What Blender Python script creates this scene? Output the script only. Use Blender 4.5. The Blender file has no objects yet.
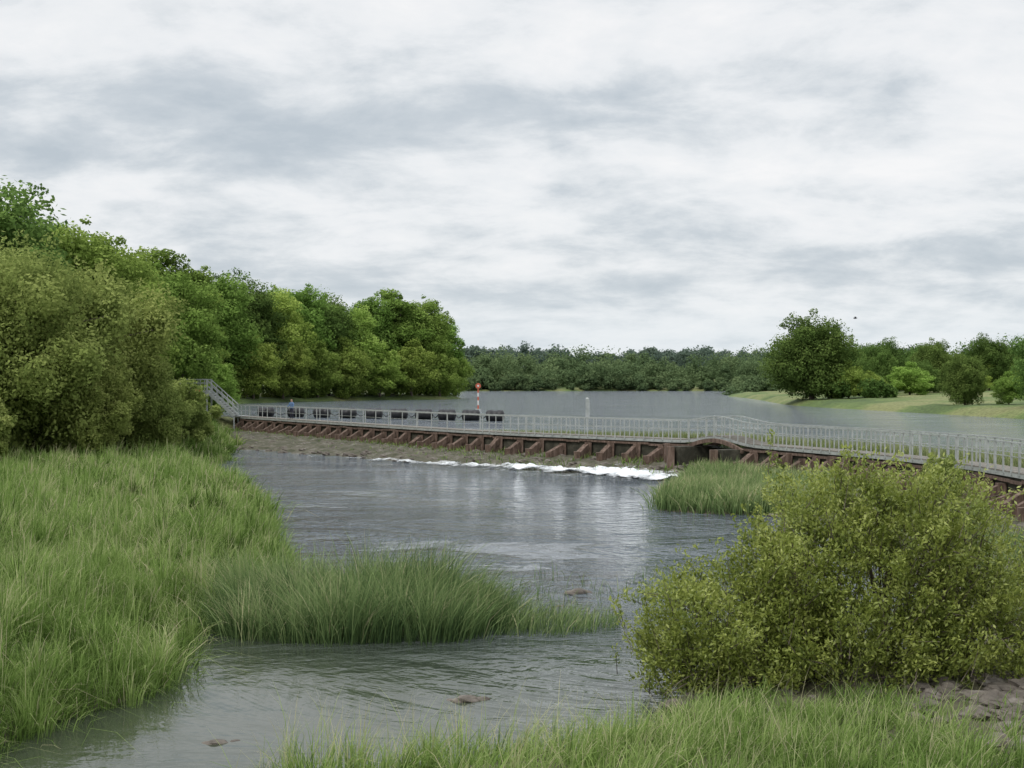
import bpy, math, numpy as np
from mathutils import Vector
rng=np.random.default_rng(11)
C=bpy.context; D=bpy.data
def link(o,parent=None):
    C.scene.collection.objects.link(o)
    if parent: o.parent=parent
    return o
def empty(name,loc=(0,0,0)):
    o=D.objects.new(name,None); o.location=loc; o.empty_display_size=.3; return link(o)
def unit(a): return a/np.maximum(np.linalg.norm(a,axis=-1,keepdims=True),1e-9)
def sn(x,y,f=1.0,p=0.0):
    x=np.asarray(x,float)*f; y=np.asarray(y,float)*f
    return (np.sin(x*1.3+y*.7+p)+np.sin(-x*.8+y*1.7+1.3+p*2)+np.sin(x*2.3-y*1.1+2.1+p)*.6+np.sin(x*3.1+y*3.7+p*3)*.4)/3.0
class MB:
    def __init__(s): s.v=[];s.q=[];s.m=[];s.t=[];s.n=0
    def add(s,v,q,m=0,t=.5):
        v=np.asarray(v,float).reshape(-1,3); q=np.asarray(q,int).reshape(-1,4)
        s.v.append(v); s.q.append(q+s.n); s.n+=len(v)
        s.m.append(np.full(len(q),m)); s.t.append(np.broadcast_to(np.asarray(t,float),(len(v),)))
    def beam(s,p0,p1,w,h,m=0,t=.5,up=(0,0,1)):
        p0=np.array(p0,float);p1=np.array(p1,float);d=unit(p1-p0);up=np.array(up,float)
        if abs(d@up)>.95: up=np.array([0,1.,0])
        a=unit(np.cross(d,up));b=np.cross(a,d)
        v=[]
        for p in (p0,p1):
            for i,j in((-1,-1),(1,-1),(1,1),(-1,1)): v.append(p+a*i*w/2+b*j*h/2)
        s.add(v,[[0,1,2,3],[7,6,5,4],[0,4,5,1],[1,5,6,2],[2,6,7,3],[3,7,4,0]],m,t)
    def tube(s,pts,rad,n=7,m=0,t=.5,cap=True):
        pts=np.array(pts,float);K=len(pts);V=[];
        for i in range(K):
            d=unit(pts[min(i+1,K-1)]-pts[max(i-1,0)])
            up=np.array([0,0,1.]) if abs(d[2])<.9 else np.array([1.,0,0])
            a=unit(np.cross(d,up));b=np.cross(a,d)
            an=np.arange(n)*2*math.pi/n
            V.append(pts[i]+rad[i]*(np.cos(an)[:,None]*a+np.sin(an)[:,None]*b))
        V=np.concatenate(V);Q=[]
        for i in range(K-1):
            for j in range(n):
                k=(j+1)%n;Q.append([i*n+j,i*n+k,(i+1)*n+k,(i+1)*n+j])
        if cap:
            V=np.concatenate([V,pts[:1],pts[-1:]]);a0=len(V)-2
            for j in range(0,n,2):
                Q.append([a0,(j+2)%n,(j+1)%n,j])
                Q.append([a0+1,(K-1)*n+j,(K-1)*n+(j+1)%n,(K-1)*n+(j+2)%n])
        s.add(V,Q,m,t)
    def mesh(s,name,mats,smooth=False):
        v=np.concatenate(s.v).astype(np.float32);q=np.concatenate(s.q).astype(np.int32)
        m=np.concatenate(s.m).astype(np.int32);t=np.concatenate(s.t).astype(np.float32)
        me=D.meshes.new(name)
        me.vertices.add(len(v));me.vertices.foreach_set('co',v.ravel())
        me.loops.add(q.size);me.loops.foreach_set('vertex_index',q.ravel())
        me.polygons.add(len(q));me.polygons.foreach_set('loop_start',np.arange(len(q),dtype=np.int32)*4)
        me.polygons.foreach_set('loop_total',np.full(len(q),4,np.int32))
        me.polygons.foreach_set('material_index',m)
        me.polygons.foreach_set('use_smooth',np.full(len(q),smooth))
        a=me.attributes.new('tint','FLOAT','POINT');a.data.foreach_set('value',t)
        for x in mats: me.materials.append(x)
        me.update(calc_edges=True)
        return me
    def obj(s,name,mats,parent=None,smooth=False):
        return link(D.objects.new(name,s.mesh(name,mats,smooth)),parent)
# ------------------------------------------------------------ materials
def newmat(n):
    m=D.materials.new(n);m.use_nodes=True;nt=m.node_tree;nt.nodes.clear();return m,nt
def ramp(nt,stops):
    r=nt.nodes.new('ShaderNodeValToRGB');e=r.color_ramp.elements
    while len(e)<len(stops): e.new(.5)
    for i,(p,c) in enumerate(stops): e[i].position=p;e[i].color=(*c,1)
    return r
def N(nt,t,**k):
    n=nt.nodes.new(t)
    for a,b in k.items(): setattr(n,a,b)
    return n
def leafmat(name,stops,trans=.35,rough=.6,objvar=.2,gloss=False):
    m,nt=newmat(name);L=nt.links.new
    at=N(nt,'ShaderNodeAttribute',attribute_name='tint')
    r=ramp(nt,stops);L(at.outputs['Fac'],r.inputs[0])
    col=r.outputs[0]
    if objvar>0:
        oi=N(nt,'ShaderNodeObjectInfo')
        mr=N(nt,'ShaderNodeMapRange');mr.inputs[3].default_value=1-objvar;mr.inputs[4].default_value=1+objvar
        L(oi.outputs['Random'],mr.inputs[0])
        hs=N(nt,'ShaderNodeHueSaturation');L(r.outputs[0],hs.inputs['Color']);L(mr.outputs[0],hs.inputs['Value'])
        mh=N(nt,'ShaderNodeMapRange');mh.inputs[3].default_value=.48;mh.inputs[4].default_value=.51
        mm=N(nt,'ShaderNodeMath',operation='FRACT');m2=N(nt,'ShaderNodeMath',operation='MULTIPLY');m2.inputs[1].default_value=7.3
        L(oi.outputs['Random'],m2.inputs[0]);L(m2.outputs[0],mm.inputs[0]);L(mm.outputs[0],mh.inputs[0]);L(mh.outputs[0],hs.inputs['Hue'])
        col=hs.outputs[0]
    if gloss:
        p=N(nt,'ShaderNodeBsdfPrincipled');p.inputs['Roughness'].default_value=rough
        p.inputs['Specular IOR Level'].default_value=.4;L(col,p.inputs['Base Color'])
    else:
        p=N(nt,'ShaderNodeBsdfDiffuse');L(col,p.inputs['Color'])
    tr=N(nt,'ShaderNodeBsdfTranslucent');L(col,tr.inputs[0])
    mx=N(nt,'ShaderNodeMixShader');mx.inputs[0].default_value=trans
    L(p.outputs[0],mx.inputs[1]);L(tr.outputs[0],mx.inputs[2])
    o=N(nt,'ShaderNodeOutputMaterial');L(mx.outputs[0],o.inputs[0]);return m
def noisemat(name,stops,scale=4,rough=.85,bump=.3,detail=6,metal=0,stretch=(1,1,1),bd=.05):
    m,nt=newmat(name);L=nt.links.new
    g=N(nt,'ShaderNodeNewGeometry');mp=N(nt,'ShaderNodeMapping');mp.inputs['Scale'].default_value=stretch
    L(g.outputs['Position'],mp.inputs[0])
    n=N(nt,'ShaderNodeTexNoise');n.inputs['Scale'].default_value=scale;n.inputs['Detail'].default_value=detail
    n.inputs['Roughness'].default_value=.65
    L(mp.outputs[0],n.inputs[0]);r=ramp(nt,stops);L(n.outputs[0],r.inputs[0])
    p=N(nt,'ShaderNodeBsdfPrincipled');p.inputs['Roughness'].default_value=rough;p.inputs['Metallic'].default_value=metal
    L(r.outputs[0],p.inputs['Base Color'])
    b=N(nt,'ShaderNodeBump');b.inputs['Strength'].default_value=bump;b.inputs['Distance'].default_value=bd
    L(n.outputs[0],b.inputs['Height']);L(b.outputs[0],p.inputs['Normal'])
    o=N(nt,'ShaderNodeOutputMaterial');L(p.outputs[0],o.inputs[0]);return m
M_bark=noisemat('bark',[(.3,(.05,.04,.03)),(.7,(.16,.13,.10))],6,.9,.6,stretch=(1,1,.3))
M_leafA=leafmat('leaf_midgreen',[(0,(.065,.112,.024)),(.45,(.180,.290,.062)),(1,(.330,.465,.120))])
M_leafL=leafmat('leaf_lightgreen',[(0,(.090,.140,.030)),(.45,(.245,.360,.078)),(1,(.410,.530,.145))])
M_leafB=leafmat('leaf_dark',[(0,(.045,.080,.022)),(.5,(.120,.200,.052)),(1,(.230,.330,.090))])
M_leafW=leafmat('leaf_willow',[(0,(.085,.125,.033)),(.45,(.230,.300,.085)),(1,(.395,.460,.155))],objvar=.08,trans=.4)
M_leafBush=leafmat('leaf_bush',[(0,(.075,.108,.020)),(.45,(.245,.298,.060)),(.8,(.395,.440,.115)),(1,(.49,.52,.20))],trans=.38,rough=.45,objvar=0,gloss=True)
M_leafFar=leafmat('leaf_far',[(0,(.085,.130,.065)),(.5,(.135,.195,.090)),(1,(.22,.28,.13))],objvar=0)  # aerial haze is put into the leaf colour, greyed towards blue
M_leafFar2=leafmat('leaf_hill',[(0,(.095,.140,.115)),(.5,(.12,.165,.130)),(1,(.155,.20,.145))],objvar=0)  # stronger distance haze painted into the leaf colour, bluer still
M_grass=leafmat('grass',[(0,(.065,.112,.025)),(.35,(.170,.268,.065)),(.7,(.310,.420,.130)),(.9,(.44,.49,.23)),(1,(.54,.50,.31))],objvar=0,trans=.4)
M_reed=leafmat('reed',[(0,(.050,.090,.036)),(.4,(.140,.215,.080)),(.75,(.28,.36,.15)),(1,(.48,.45,.27))],objvar=0)
M_reedY=leafmat('sedge',[(0,(.13,.17,.07)),(.5,(.25,.30,.12)),(1,(.42,.42,.23))],objvar=0)
M_steel=noisemat('galvanised_steel',[(.3,(.28,.30,.285)),(.7,(.48,.50,.48))],3,.55,.1,metal=.1)
M_wood=noisemat('weathered_timber',[(.3,(.055,.036,.026)),(.5,(.125,.082,.060)),(.72,(.25,.18,.145))],3,.9,.6,stretch=(2,2,.5))
M_deck=noisemat('deck_timber',[(.3,(.16,.145,.12)),(.7,(.30,.28,.25))],4,.9,.3)
M_conc=noisemat('mossy_concrete',[(.3,(.018,.019,.012)),(.5,(.045,.042,.028)),(.75,(.11,.10,.075))],1.6,.9,.8)
M_apron=noisemat('apron_stone',[(.25,(.025,.030,.014)),(.42,(.065,.066,.036)),(.55,(.11,.10,.07)),(.75,(.25,.235,.205))],1.3,.9,1,detail=10,bd=.3)
M_rock=noisemat('river_rock',[(.3,(.05,.042,.035)),(.55,(.14,.12,.10)),(.8,(.30,.28,.25))],3,.85,.7)
M_black=noisemat('black_float_plastic',[(.3,(.010,.010,.012)),(.7,(.025,.025,.028))],3,.5,.1)
M_red=noisemat('red_paint',[(.3,(.42,.09,.05)),(.7,(.55,.14,.08))],4,.5,.05)
M_white=noisemat('white_paint',[(.3,(.60,.60,.58)),(.7,(.75,.75,.73))],4,.5,.05)
# ------------------------------------------------------------ river outline and ground
WP=np.array([(-9,-80),(-9,0),(-8,14),(-7.3,20.4),(-7.0,22.2),(-6.3,23),(-6.0,24.2),(-6.5,27.0),(-6.9,29.5),(-6.4,33),(-6.5,36),(-6.3,39),(-7.4,44),(-10.4,57.8),
 (-14.9,75),(-19.5,84),(-18.8,92),(-22.5,115),(-25,128),(-27.4,141),(-31,148),(-38,165),(-46,190),(-50,228),(-42,262),(-30,285),(-14,303),(-11,318),(-16,360),(-30,430),(-26,520),(-20,577),
 (40,588),(94,580),(76,450),(66,390),(56,372),(54,330),(50,285),(44,228),(45,203),(49,164),(51,140),(60,110),(80,60),(80,-80)],float)
IC=np.array([(-3.4,17),(-3.2,18.6),(-1.2,19.3),(.6,20.0),(2.0,21.2),(2.6,22.8),(3.6,25.0),(6,26.8),(9.2,28.2),(10.5,31),(12.4,36),(12.8,45),(13,52),(25,52),(25,-80),(-2,-80),(-3,5)],float)
II=np.array([(5.9,57.5),(8,55.5),(12,55.5),(14,60),(16,66),(13,77),(9.8,78),(8,69),(6.3,62)],float)
def sdf(x,y,P):
    x=np.asarray(x,float).ravel();y=np.asarray(y,float).ravel()
    d=np.full(x.shape,1e18);ins=np.zeros(x.shape,bool);n=len(P)
    for i in range(n):
        a=P[i];b=P[(i+1)%n];e=b-a
        t=np.clip(((x-a[0])*e[0]+(y-a[1])*e[1])/(e@e),0,1)
        d=np.minimum(d,(x-a[0]-t*e[0])**2+(y-a[1]-t*e[1])**2)
        c=((a[1]>y)!=(b[1]>y))
        with np.errstate(divide='ignore',invalid='ignore'):
            xi=(b[0]-a[0])*(y-a[1])/(b[1]-a[1] if b[1]!=a[1] else 1e-9)+a[0]
        ins^=c&(x<xi)
    d=np.sqrt(d);return np.where(ins,-d,d)
def sst(a,b,x):
    t=np.clip((x-a)/(b-a),0,1);return t*t*(3-2*t)
def height(x,y):
    x=np.asarray(x,float);y=np.asarray(y,float);sh=x.shape
    X=x.ravel();Y=y.ravel()
    s=sdf(X,Y,WP)
    base=np.where(X>30,1.5,1.5*sst(134,141,Y))
    rise=np.minimum(np.maximum(s,0)*.42,.85)*(1+.3*sn(X,Y,.35))+np.where(X>30,np.minimum(np.maximum(s-2,0)*.035,4),np.minimum(np.maximum(s-4,0)*.03,6))
    rise+=sst(650,1400,Y)*9+sst(1200,2600,Y)*8
    z=np.where(s>0,base+rise+.06*sn(X,Y,1.1)*np.minimum(s,1),np.maximum(base+s*.6,-.8))
    sc=-sdf(X,Y,IC); zc=np.where(sc>0,np.minimum(sc*.18,.22)+.05*sn(X,Y,2.2),sc*.35)
    si=-sdf(X,Y,II); zi=np.where(si>0,np.minimum(si*.2,.25)+.05*sn(X,Y,1.5),sc*0-1)
    z=np.maximum(z,np.maximum(np.clip(zc,-.8,9),zi))
    return z.reshape(sh)
def geo(a,b,n): return np.geomspace(a,b,n)
xs=np.concatenate([-geo(41,4000,40)[::-1]-20,np.arange(-60,-30,1.5),np.arange(-30,30,.5),np.arange(30,80,1.5),geo(82,4000,40)])
ys=np.concatenate([-geo(62,1500,12)[::-1],np.arange(-60,14,3.),np.arange(14,100,.5),np.arange(100,160,1.),np.arange(160,700,6.),geo(700,6000,40)])
GX,GY=np.meshgrid(xs,ys);GZ=height(GX,GY)
nx,ny=len(xs),len(ys)
idx=np.arange(nx*ny).reshape(ny,nx)
q=np.stack([idx[:-1,:-1],idx[:-1,1:],idx[1:,1:],idx[1:,:-1]],-1).reshape(-1,4)
g=MB();g.add(np.stack([GX,GY,GZ],-1),q)
m,nt=newmat('meadow_ground');L=nt.links.new
ge=N(nt,'ShaderNodeNewGeometry')
n1=N(nt,'ShaderNodeTexNoise');n1.inputs['Scale'].default_value=.07;n1.inputs['Detail'].default_value=7
n2=N(nt,'ShaderNodeTexNoise');n2.inputs['Scale'].default_value=2.5;n2.inputs['Detail'].default_value=8
L(ge.outputs['Position'],n1.inputs[0]);L(ge.outputs['Position'],n2.inputs[0])
r1=ramp(nt,[(.35,(.085,.135,.038)),(.47,(.14,.20,.055)),(.6,(.235,.25,.10))]);L(n1.outputs[0],r1.inputs[0])
r2=ramp(nt,[(.3,(.45,.45,.4)),(.7,(1.1,1.1,1.05))]);L(n2.outputs[0],r2.inputs[0])
mu=N(nt,'ShaderNodeMix',data_type='RGBA',blend_type='MULTIPLY');mu.inputs[0].default_value=1
L(r1.outputs[0],mu.inputs[6]);L(r2.outputs[0],mu.inputs[7])
sx=N(nt,'ShaderNodeSeparateXYZ');L(ge.outputs['Position'],sx.inputs[0])
mr=N(nt,'ShaderNodeMapRange');mr.inputs[1].default_value=.15;mr.inputs[2].default_value=.6;L(sx.outputs[2],mr.inputs[0])
mi=N(nt,'ShaderNodeMix',data_type='RGBA');L(mr.outputs[0],mi.inputs[0]);mi.inputs[6].default_value=(.085,.07,.05,1);L(mu.outputs[2],mi.inputs[7])
p=N(nt,'ShaderNodeBsdfPrincipled');p.inputs['Roughness'].default_value=.95;L(mi.outputs[2],p.inputs['Base Color'])
b=N(nt,'ShaderNodeBump');b.inputs['Strength'].default_value=.8;b.inputs['Distance'].default_value=.1;L(n2.outputs[0],b.inputs['Height']);L(b.outputs[0],p.inputs['Normal'])
o=N(nt,'ShaderNodeOutputMaterial');L(p.outputs[0],o.inputs[0]);M_ground=m
g.obj('ground',[M_ground],smooth=True)
# ------------------------------------------------------------ weir line
WC=np.array([(-40,162),(-27.3,140),(-14,117),(-2.2,97),(4.7,88.7),(10.7,81),(16.0,68),(18.2,59.5),(18.7,51),(18.4,42),(17.5,30),(16.5,10),(16,-30),(16,-60)],float)
pl=[]
for i in range(1,len(WC)-2):
    p0,p1,p2,p3=WC[i-1:i+3]
    for t in np.linspace(0,1,24,endpoint=False):
        pl.append(.5*((2*p1)+(-p0+p2)*t+(2*p0-5*p1+4*p2-p3)*t*t+(-p0+3*p1-3*p2+p3)*t**3))
pl=np.array(pl);cum=np.concatenate([[0],np.cumsum(np.linalg.norm(np.diff(pl,axis=0),axis=1))])
def at(s):
    p=np.array([np.interp(s,cum,pl[:,0]),np.interp(s,cum,pl[:,1])])
    p2=np.array([np.interp(s+.3,cum,pl[:,0]),np.interp(s+.3,cum,pl[:,1])]);p1=np.array([np.interp(s-.3,cum,pl[:,0]),np.interp(s-.3,cum,pl[:,1])])
    T=unit(p2-p1);return p,T,np.array([T[1],-T[0]])
def s_at_y(y): return float(np.interp(-y,-pl[:,1],cum))
def P3(s,off,z):
    p,T,n=at(s);return np.array([p[0]+n[0]*off,p[1]+n[1]*off,z])
SB0,SB1=s_at_y(81.3),s_at_y(77.2); SEND=s_at_y(5)
weir=empty('weir')
wall=MB()
ss=[a for a in np.arange(0,SB0,1.2)]+[SB0]
ss2=[SB1]+[a for a in np.arange(SB1+1.2,SEND,1.2)]
for seq in (ss,ss2):
    for a,b in zip(seq[:-1],seq[1:]):
        j=rng.normal(0,.03)
        wall.beam(P3(a,-.25,1.0),P3(b,-.25,1.0),.5,1.3,0)
        wall.beam(P3(a,.08,1.52+j),P3(b,.08,1.52+j),.14,.12,1)
wall.obj('crest_wall',[M_conc,M_wood],weir)
pr=MB()
s=.6
while s<SEND:
    yy=at(s)[0][1]
    if not (SB0-.3<s<SB1+.3):
        j=rng.normal(0,.08);k=rng.normal(0,.12);r=.95+rng.normal(0,.12)
        wv=.42 if yy>75 else .32
        pr.beam(P3(s,.22,.4),P3(s+j*.3,.2,1.45+j),wv,.34,0)
        pr.beam(P3(s,.3,1.2+j),P3(s+k,r+.25,.66),wv-.04,.34,0)
        pr.beam(P3(s,.36,.70),P3(s+k,r+.35,.55),wv-.02,.36,0)
        pr.beam(P3(s+k,r+.3,.2),P3(s+k,r+.35,.92+j),wv-.06,.3,0)
    s+=(2.15 if yy>75 else 1.35)+rng.normal(0,.09)
pr.obj('timber_props',[M_wood],weir)
def AW(y): return np.interp(y,[5,45,60,68,76,82,90,97,110,117,140],[8,8,8,6,3.6,3.6,4.8,6.2,8.8,10.5,16])
sa=np.arange(0,SEND,.4);tt=np.linspace(0,1,26)
V=[]
for s in sa:
    p,T,n=at(s);w=AW(p[1])*(1+.14*sn(p[0],p[1],.9))
    for t in tt:
        x=p[0]+n[0]*w*t;y=p[1]+n[1]*w*t
        gate=1 if (s<SB0 or s>SB1) else .55
        z=(.62*(1-t)**.7*gate)-.12*t+.09*sn(x,y,2.3)+.07*sn(x,y,5.1,2)+rng.normal(0,.03)
        V.append((x,y,z))
na,nb=len(sa),len(tt);ii=np.arange(na*nb).reshape(na,nb)
ap=MB();ap.add(V,np.stack([ii[:-1,:-1],ii[:-1,1:],ii[1:,1:],ii[1:,:-1]],-1).reshape(-1,4))
ap.obj('apron',[M_apron],weir)
# ------------------------------------------------------------ walkway
fb=empty('footbridge_walkway')
dk=MB()
def dz(s): return 1.86+.34*math.exp(-((s-(SB0+SB1)/2)/2.2)**2)
for s in np.arange(0,SEND,.24):
    z=dz(s);dk.beam(P3(s,.15,z),P3(s,-1.1,z),.2,.05,0)
for off in (.1,-1.05):
    q_=np.arange(0,SEND,1.0)
    for a,b_ in zip(q_[:-1],q_[1:]): dk.beam(P3(a,off,dz(a)-.11),P3(b_,off,dz(b_)-.11),.08,.16,1)
dk.obj('deck',[M_deck,M_steel],fb)
rl=MB();S48=s_at_y(97)
for off in (.16,-1.12):
    s=0.0
    while s<SEND:
        left=s<S48
        sp=(2.4 if off>0 else 4.8) if left else .8
        z=dz(s);j=rng.normal(0,.012)
        rl.beam(P3(s,off,z-.1),P3(s+j,off,z+1.1),.06,.06,0)
        s2=s+sp;z2=dz(s2)
        for hh,w in((1.1,.055),(.58,.03)):
            if left and off<0 and hh<1: continue
            rl.beam(P3(s,off,z+hh),P3(s2,off,z2+hh),w,w,0)
        s=s2
rl.obj('railings',[M_steel],fb)
fp=MB()
for s,w in((SB0,1.0),(SB1,1.0)):
    fp.beam(P3(s,1.5,.7),P3(s,-1.4,.7),w*.9,1.7,0)
    fp.beam(P3(s,1.8,.0),P3(s,1.8,1.55),.4,.4,1)
fp.beam(P3(SB0-.9,1.4,.6),P3(SB0-.9,1.4,1.7),.3,.3,1)
for off in(.35,-1.3):
    k=np.linspace(SB0-.6,SB1+.6,13)
    for a,b_ in zip(k[:-1],k[1:]):
        f=lambda s:1.45+.5*math.sin(math.pi*(s-k[0])/(k[-1]-k[0]))
        fp.beam(P3(a,off,f(a)),P3(b_,off,f(b_)),.14,.22,1)
fp.obj('fish_pass',[M_conc,M_wood],weir)
# ------------------------------------------------------------ steel stair platform at the bank
gt=empty('steel_stair_platform')
gm=MB()
px0,px1,py0,py1,pz=-33.2,-29.3,136.6,138.6,4.3
for x in (px0,px1):
    for y in (py0,py1): gm.beam((x,y,.3),(x,y,pz+1.15),.14,.14)
for x in np.arange(px0+.65,px1,.65):
    for y in (py0,py1): gm.beam((x,y,pz),(x,y,pz+1.15),.06,.06)
for y in (py0,py1):
    for h_ in (.0,.4,.8,1.15): gm.beam((px0,y,pz+h_),(px1,y,pz+h_),.09,.09 if h_ else .24)
    gm.beam((px0,y,.6),(px1,y,pz-.1),.1,.1)
for h_ in (.4,.8,1.15): gm.beam((px0,py0,pz+h_),(px0,py1,pz+h_),.07,.07)
for x in np.arange(px0,px1,.3): gm.beam((x,py0,pz+.03),(x,py1,pz+.03),.22,.05)
a=np.array((px1,0,pz));bb=np.array((-26.7,0,1.95))
for y in (py0,py1):
    e=np.array((0,y,0))
    gm.beam(a+e,bb+e,.12,.3)
    for h_ in(.55,1.1): gm.beam(a+e+[0,0,h_],bb+e+[0,0,h_],.08,.08)
    for t in np.linspace(0,1,6):
        p_=a+(bb-a)*t+e; gm.beam(p_,p_+[0,0,1.1],.06,.06)
for t in np.linspace(.04,.96,11):
    p_=a+(bb-a)*t; gm.beam(p_+[0,py0,0],p_+[0,py1,0],.26,.05)
gm.beam((-26.7,py0,1.85),(-26.7,py0,0.2),.12,.12);gm.beam((-26.7,py1,1.85),(-26.7,py1,0.2),.12,.12)
gm.beam((-28.4,137.6,1.9),(-26.0,139.2,1.9),1.4,.08)
M_steelL=noisemat('light_galvanised_steel',[(.3,(.34,.36,.35)),(.7,(.50,.52,.51))],3,.5,.1,metal=.1)
gm.obj('steelwork',[M_steelL],gt)
lb=empty('lifebuoy_station')
l=MB();l.beam((-29.6,133.2,.6),(-29.6,133.2,4.5),.12,.12,1)
l.beam((-29.6,133.1,3.5),(-29.6,133.1,4.5),1.0,.08,0)
cc=np.array((-29.6,132.98,4.0));ring=[cc+[.34*math.cos(t),0,.34*math.sin(t)] for t in np.linspace(0,2*math.pi,17)]
l.tube(ring,[.09]*17,8,0);l.obj('lifebuoy',[M_red,M_white],lb)
# ------------------------------------------------------------ float boom
boom=empty('float_boom')
fl=MB();prev=None
for i,pxv in enumerate([266,296,322,348,374,399,424,447,471,495]):
    d=152-i*1.9; x=(pxv-512)/1422*d; y=d
    T=unit(np.array([.97,-.2+.1*sn(i,3),0]));c=np.array([x,y,2.0])
    k=[-.88,-.82,-.74,-.28,-.24,.24,.28,.74,.82,.88];r=[.20,.42,.54,.56,.51,.51,.56,.54,.42,.20]
    fl.tube([c+T*t for t in k],r,14,0)
    if prev is not None: fl.tube([prev,(prev+c-T*.85)/2-[0,0,.3],c-T*.85],[.04]*3,6,0)
    prev=c+T*.85
fl.obj('floats',[M_black],boom,smooth=True)
def marker():
    e=empty('channel_marker_post');b=MB();x,y=-4.4,185.
    zs=[1.0,2.2,2.8,3.3,3.8,4.3]
    for i in range(len(zs)-1): b.tube([(x,y,zs[i]),(x,y,zs[i+1])],[.11]*2,10,i%2)
    b.tube([(x,y-.05,4.7),(x,y+.05,4.7)],[.36,.36],20,0)
    b.tube([(x,y-.08,4.7),(x,y-.055,4.7)],[.13,.13],16,1)
    b.tube([(x,y,1.3),(x,y,1.7)],[.45,.4],12,2)
    b.obj('banded_pole',[M_red,M_white,M_steel],e)
marker()
e=empty('gauge_post');b=MB();x,y=6.4,121.
b.beam((x,y,.5),(x,y,3.75),.2,.2,0);b.beam((x+.02,y-.13,2.2),(x+.02,y-.13,3.7),.34,.05,0);b.tube([(x,y,3.75),(x,y,3.9)],[.16,.03],8,0)
b.obj('post_with_gauge_board',[M_steel],e)
# ------------------------------------------------------------ water
def watermat(name,upper):
    m,nt=newmat(name);L=nt.links.new
    ge=N(nt,'ShaderNodeNewGeometry');pos=ge.outputs['Position']
    def nz(scale,st,det,rough=.6,dist=0):
        mp=N(nt,'ShaderNodeMapping');mp.inputs['Scale'].default_value=st;L(pos,mp.inputs[0])
        n=N(nt,'ShaderNodeTexNoise');n.inputs['Scale'].default_value=scale;n.inputs['Detail'].default_value=det;n.inputs['Roughness'].default_value=rough;n.inputs['Distortion'].default_value=dist
        L(mp.outputs[0],n.inputs[0]);return n.outputs[0]
    def M(op,a,b=None):
        x=N(nt,'ShaderNodeMath',operation=op)
        for i,v in enumerate((a,b)):
            if v is None: continue
            if isinstance(v,(int,float)): x.inputs[i].default_value=v
            else: L(v,x.inputs[i])
        return x.outputs[0]
    big=nz(.75,(1,.6,1),3,.6,.5); sm=nz(2.2,(1,.6,1),4,.65,.3); patch=nz(.13,(.6,1.0,1),6,.68,.8)
    h=M('ADD',M('MULTIPLY',big,.70 if not upper else .5),M('MULTIPLY',sm,.34 if not upper else .28))
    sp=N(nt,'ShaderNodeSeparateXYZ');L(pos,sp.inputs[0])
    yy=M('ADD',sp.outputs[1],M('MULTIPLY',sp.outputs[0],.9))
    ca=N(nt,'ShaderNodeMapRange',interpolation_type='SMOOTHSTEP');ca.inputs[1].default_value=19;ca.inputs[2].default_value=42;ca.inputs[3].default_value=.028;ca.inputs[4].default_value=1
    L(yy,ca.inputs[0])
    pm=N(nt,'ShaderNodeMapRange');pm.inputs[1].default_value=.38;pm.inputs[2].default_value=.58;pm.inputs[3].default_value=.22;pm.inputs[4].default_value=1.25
    L(patch,pm.inputs[0])
    h=M('MULTIPLY',h,M('MULTIPLY',ca.outputs[0],pm.outputs[0]))
    b=N(nt,'ShaderNodeBump');b.inputs['Strength'].default_value=1;b.inputs['Distance'].default_value=1.0
    L(h,b.inputs['Height'])
    p=N(nt,'ShaderNodeBsdfPrincipled');p.inputs['Roughness'].default_value=.05;p.inputs['IOR'].default_value=1.38
    if upper: p.inputs['Base Color'].default_value=(.12,.145,.17,1)
    else:
        mc=N(nt,'ShaderNodeMix',data_type='RGBA');L(ca.outputs[0],mc.inputs[0]);mc.inputs[6].default_value=(.045,.055,.035,1);mc.inputs[7].default_value=(.085,.105,.122,1)  # dark green near end paints the bank and reed reflection into the colour
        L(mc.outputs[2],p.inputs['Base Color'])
    L(b.outputs[0],p.inputs['Normal'])
    o=N(nt,'ShaderNodeOutputMaterial');L(p.outputs[0],o.inputs[0]);return m
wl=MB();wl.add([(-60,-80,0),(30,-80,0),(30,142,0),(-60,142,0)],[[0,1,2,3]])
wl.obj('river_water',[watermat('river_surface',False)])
wu=MB();V=[];Q=[]
seq=[a for a in np.arange(0,cum[-1]-1,1.5)]
for s in seq:
    a=P3(s,-.3,1.5);V+= [a,(220,a[1],1.5)]
for i in range(len(seq)-1): Q.append([2*i,2*i+1,2*i+3,2*i+2])
wu.add(V,Q)
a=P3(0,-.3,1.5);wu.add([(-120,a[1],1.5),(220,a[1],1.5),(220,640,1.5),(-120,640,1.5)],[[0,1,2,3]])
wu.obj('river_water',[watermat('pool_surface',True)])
# foam
m,nt=newmat('foam');L=nt.links.new
ge=N(nt,'ShaderNodeNewGeometry');mp=N(nt,'ShaderNodeMapping');mp.inputs['Scale'].default_value=(.8,.8,1);L(ge.outputs['Position'],mp.inputs[0])
n=N(nt,'ShaderNodeTexNoise');n.inputs['Scale'].default_value=1.5;n.inputs['Detail'].default_value=9;n.inputs['Roughness'].default_value=.8;L(mp.outputs[0],n.inputs[0])
at_=N(nt,'ShaderNodeAttribute',attribute_name='tint')
ad=N(nt,'ShaderNodeMath',operation='ADD');L(n.outputs[0],ad.inputs[0]);L(at_.outputs['Fac'],ad.inputs[1])
mr=N(nt,'ShaderNodeMapRange');mr.inputs[1].default_value=.86;mr.inputs[2].default_value=1.16;L(ad.outputs[0],mr.inputs[0])
df=N(nt,'ShaderNodeBsdfPrincipled');df.inputs['Base Color'].default_value=(.78,.81,.83,1);df.inputs['Roughness'].default_value=.6
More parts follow.
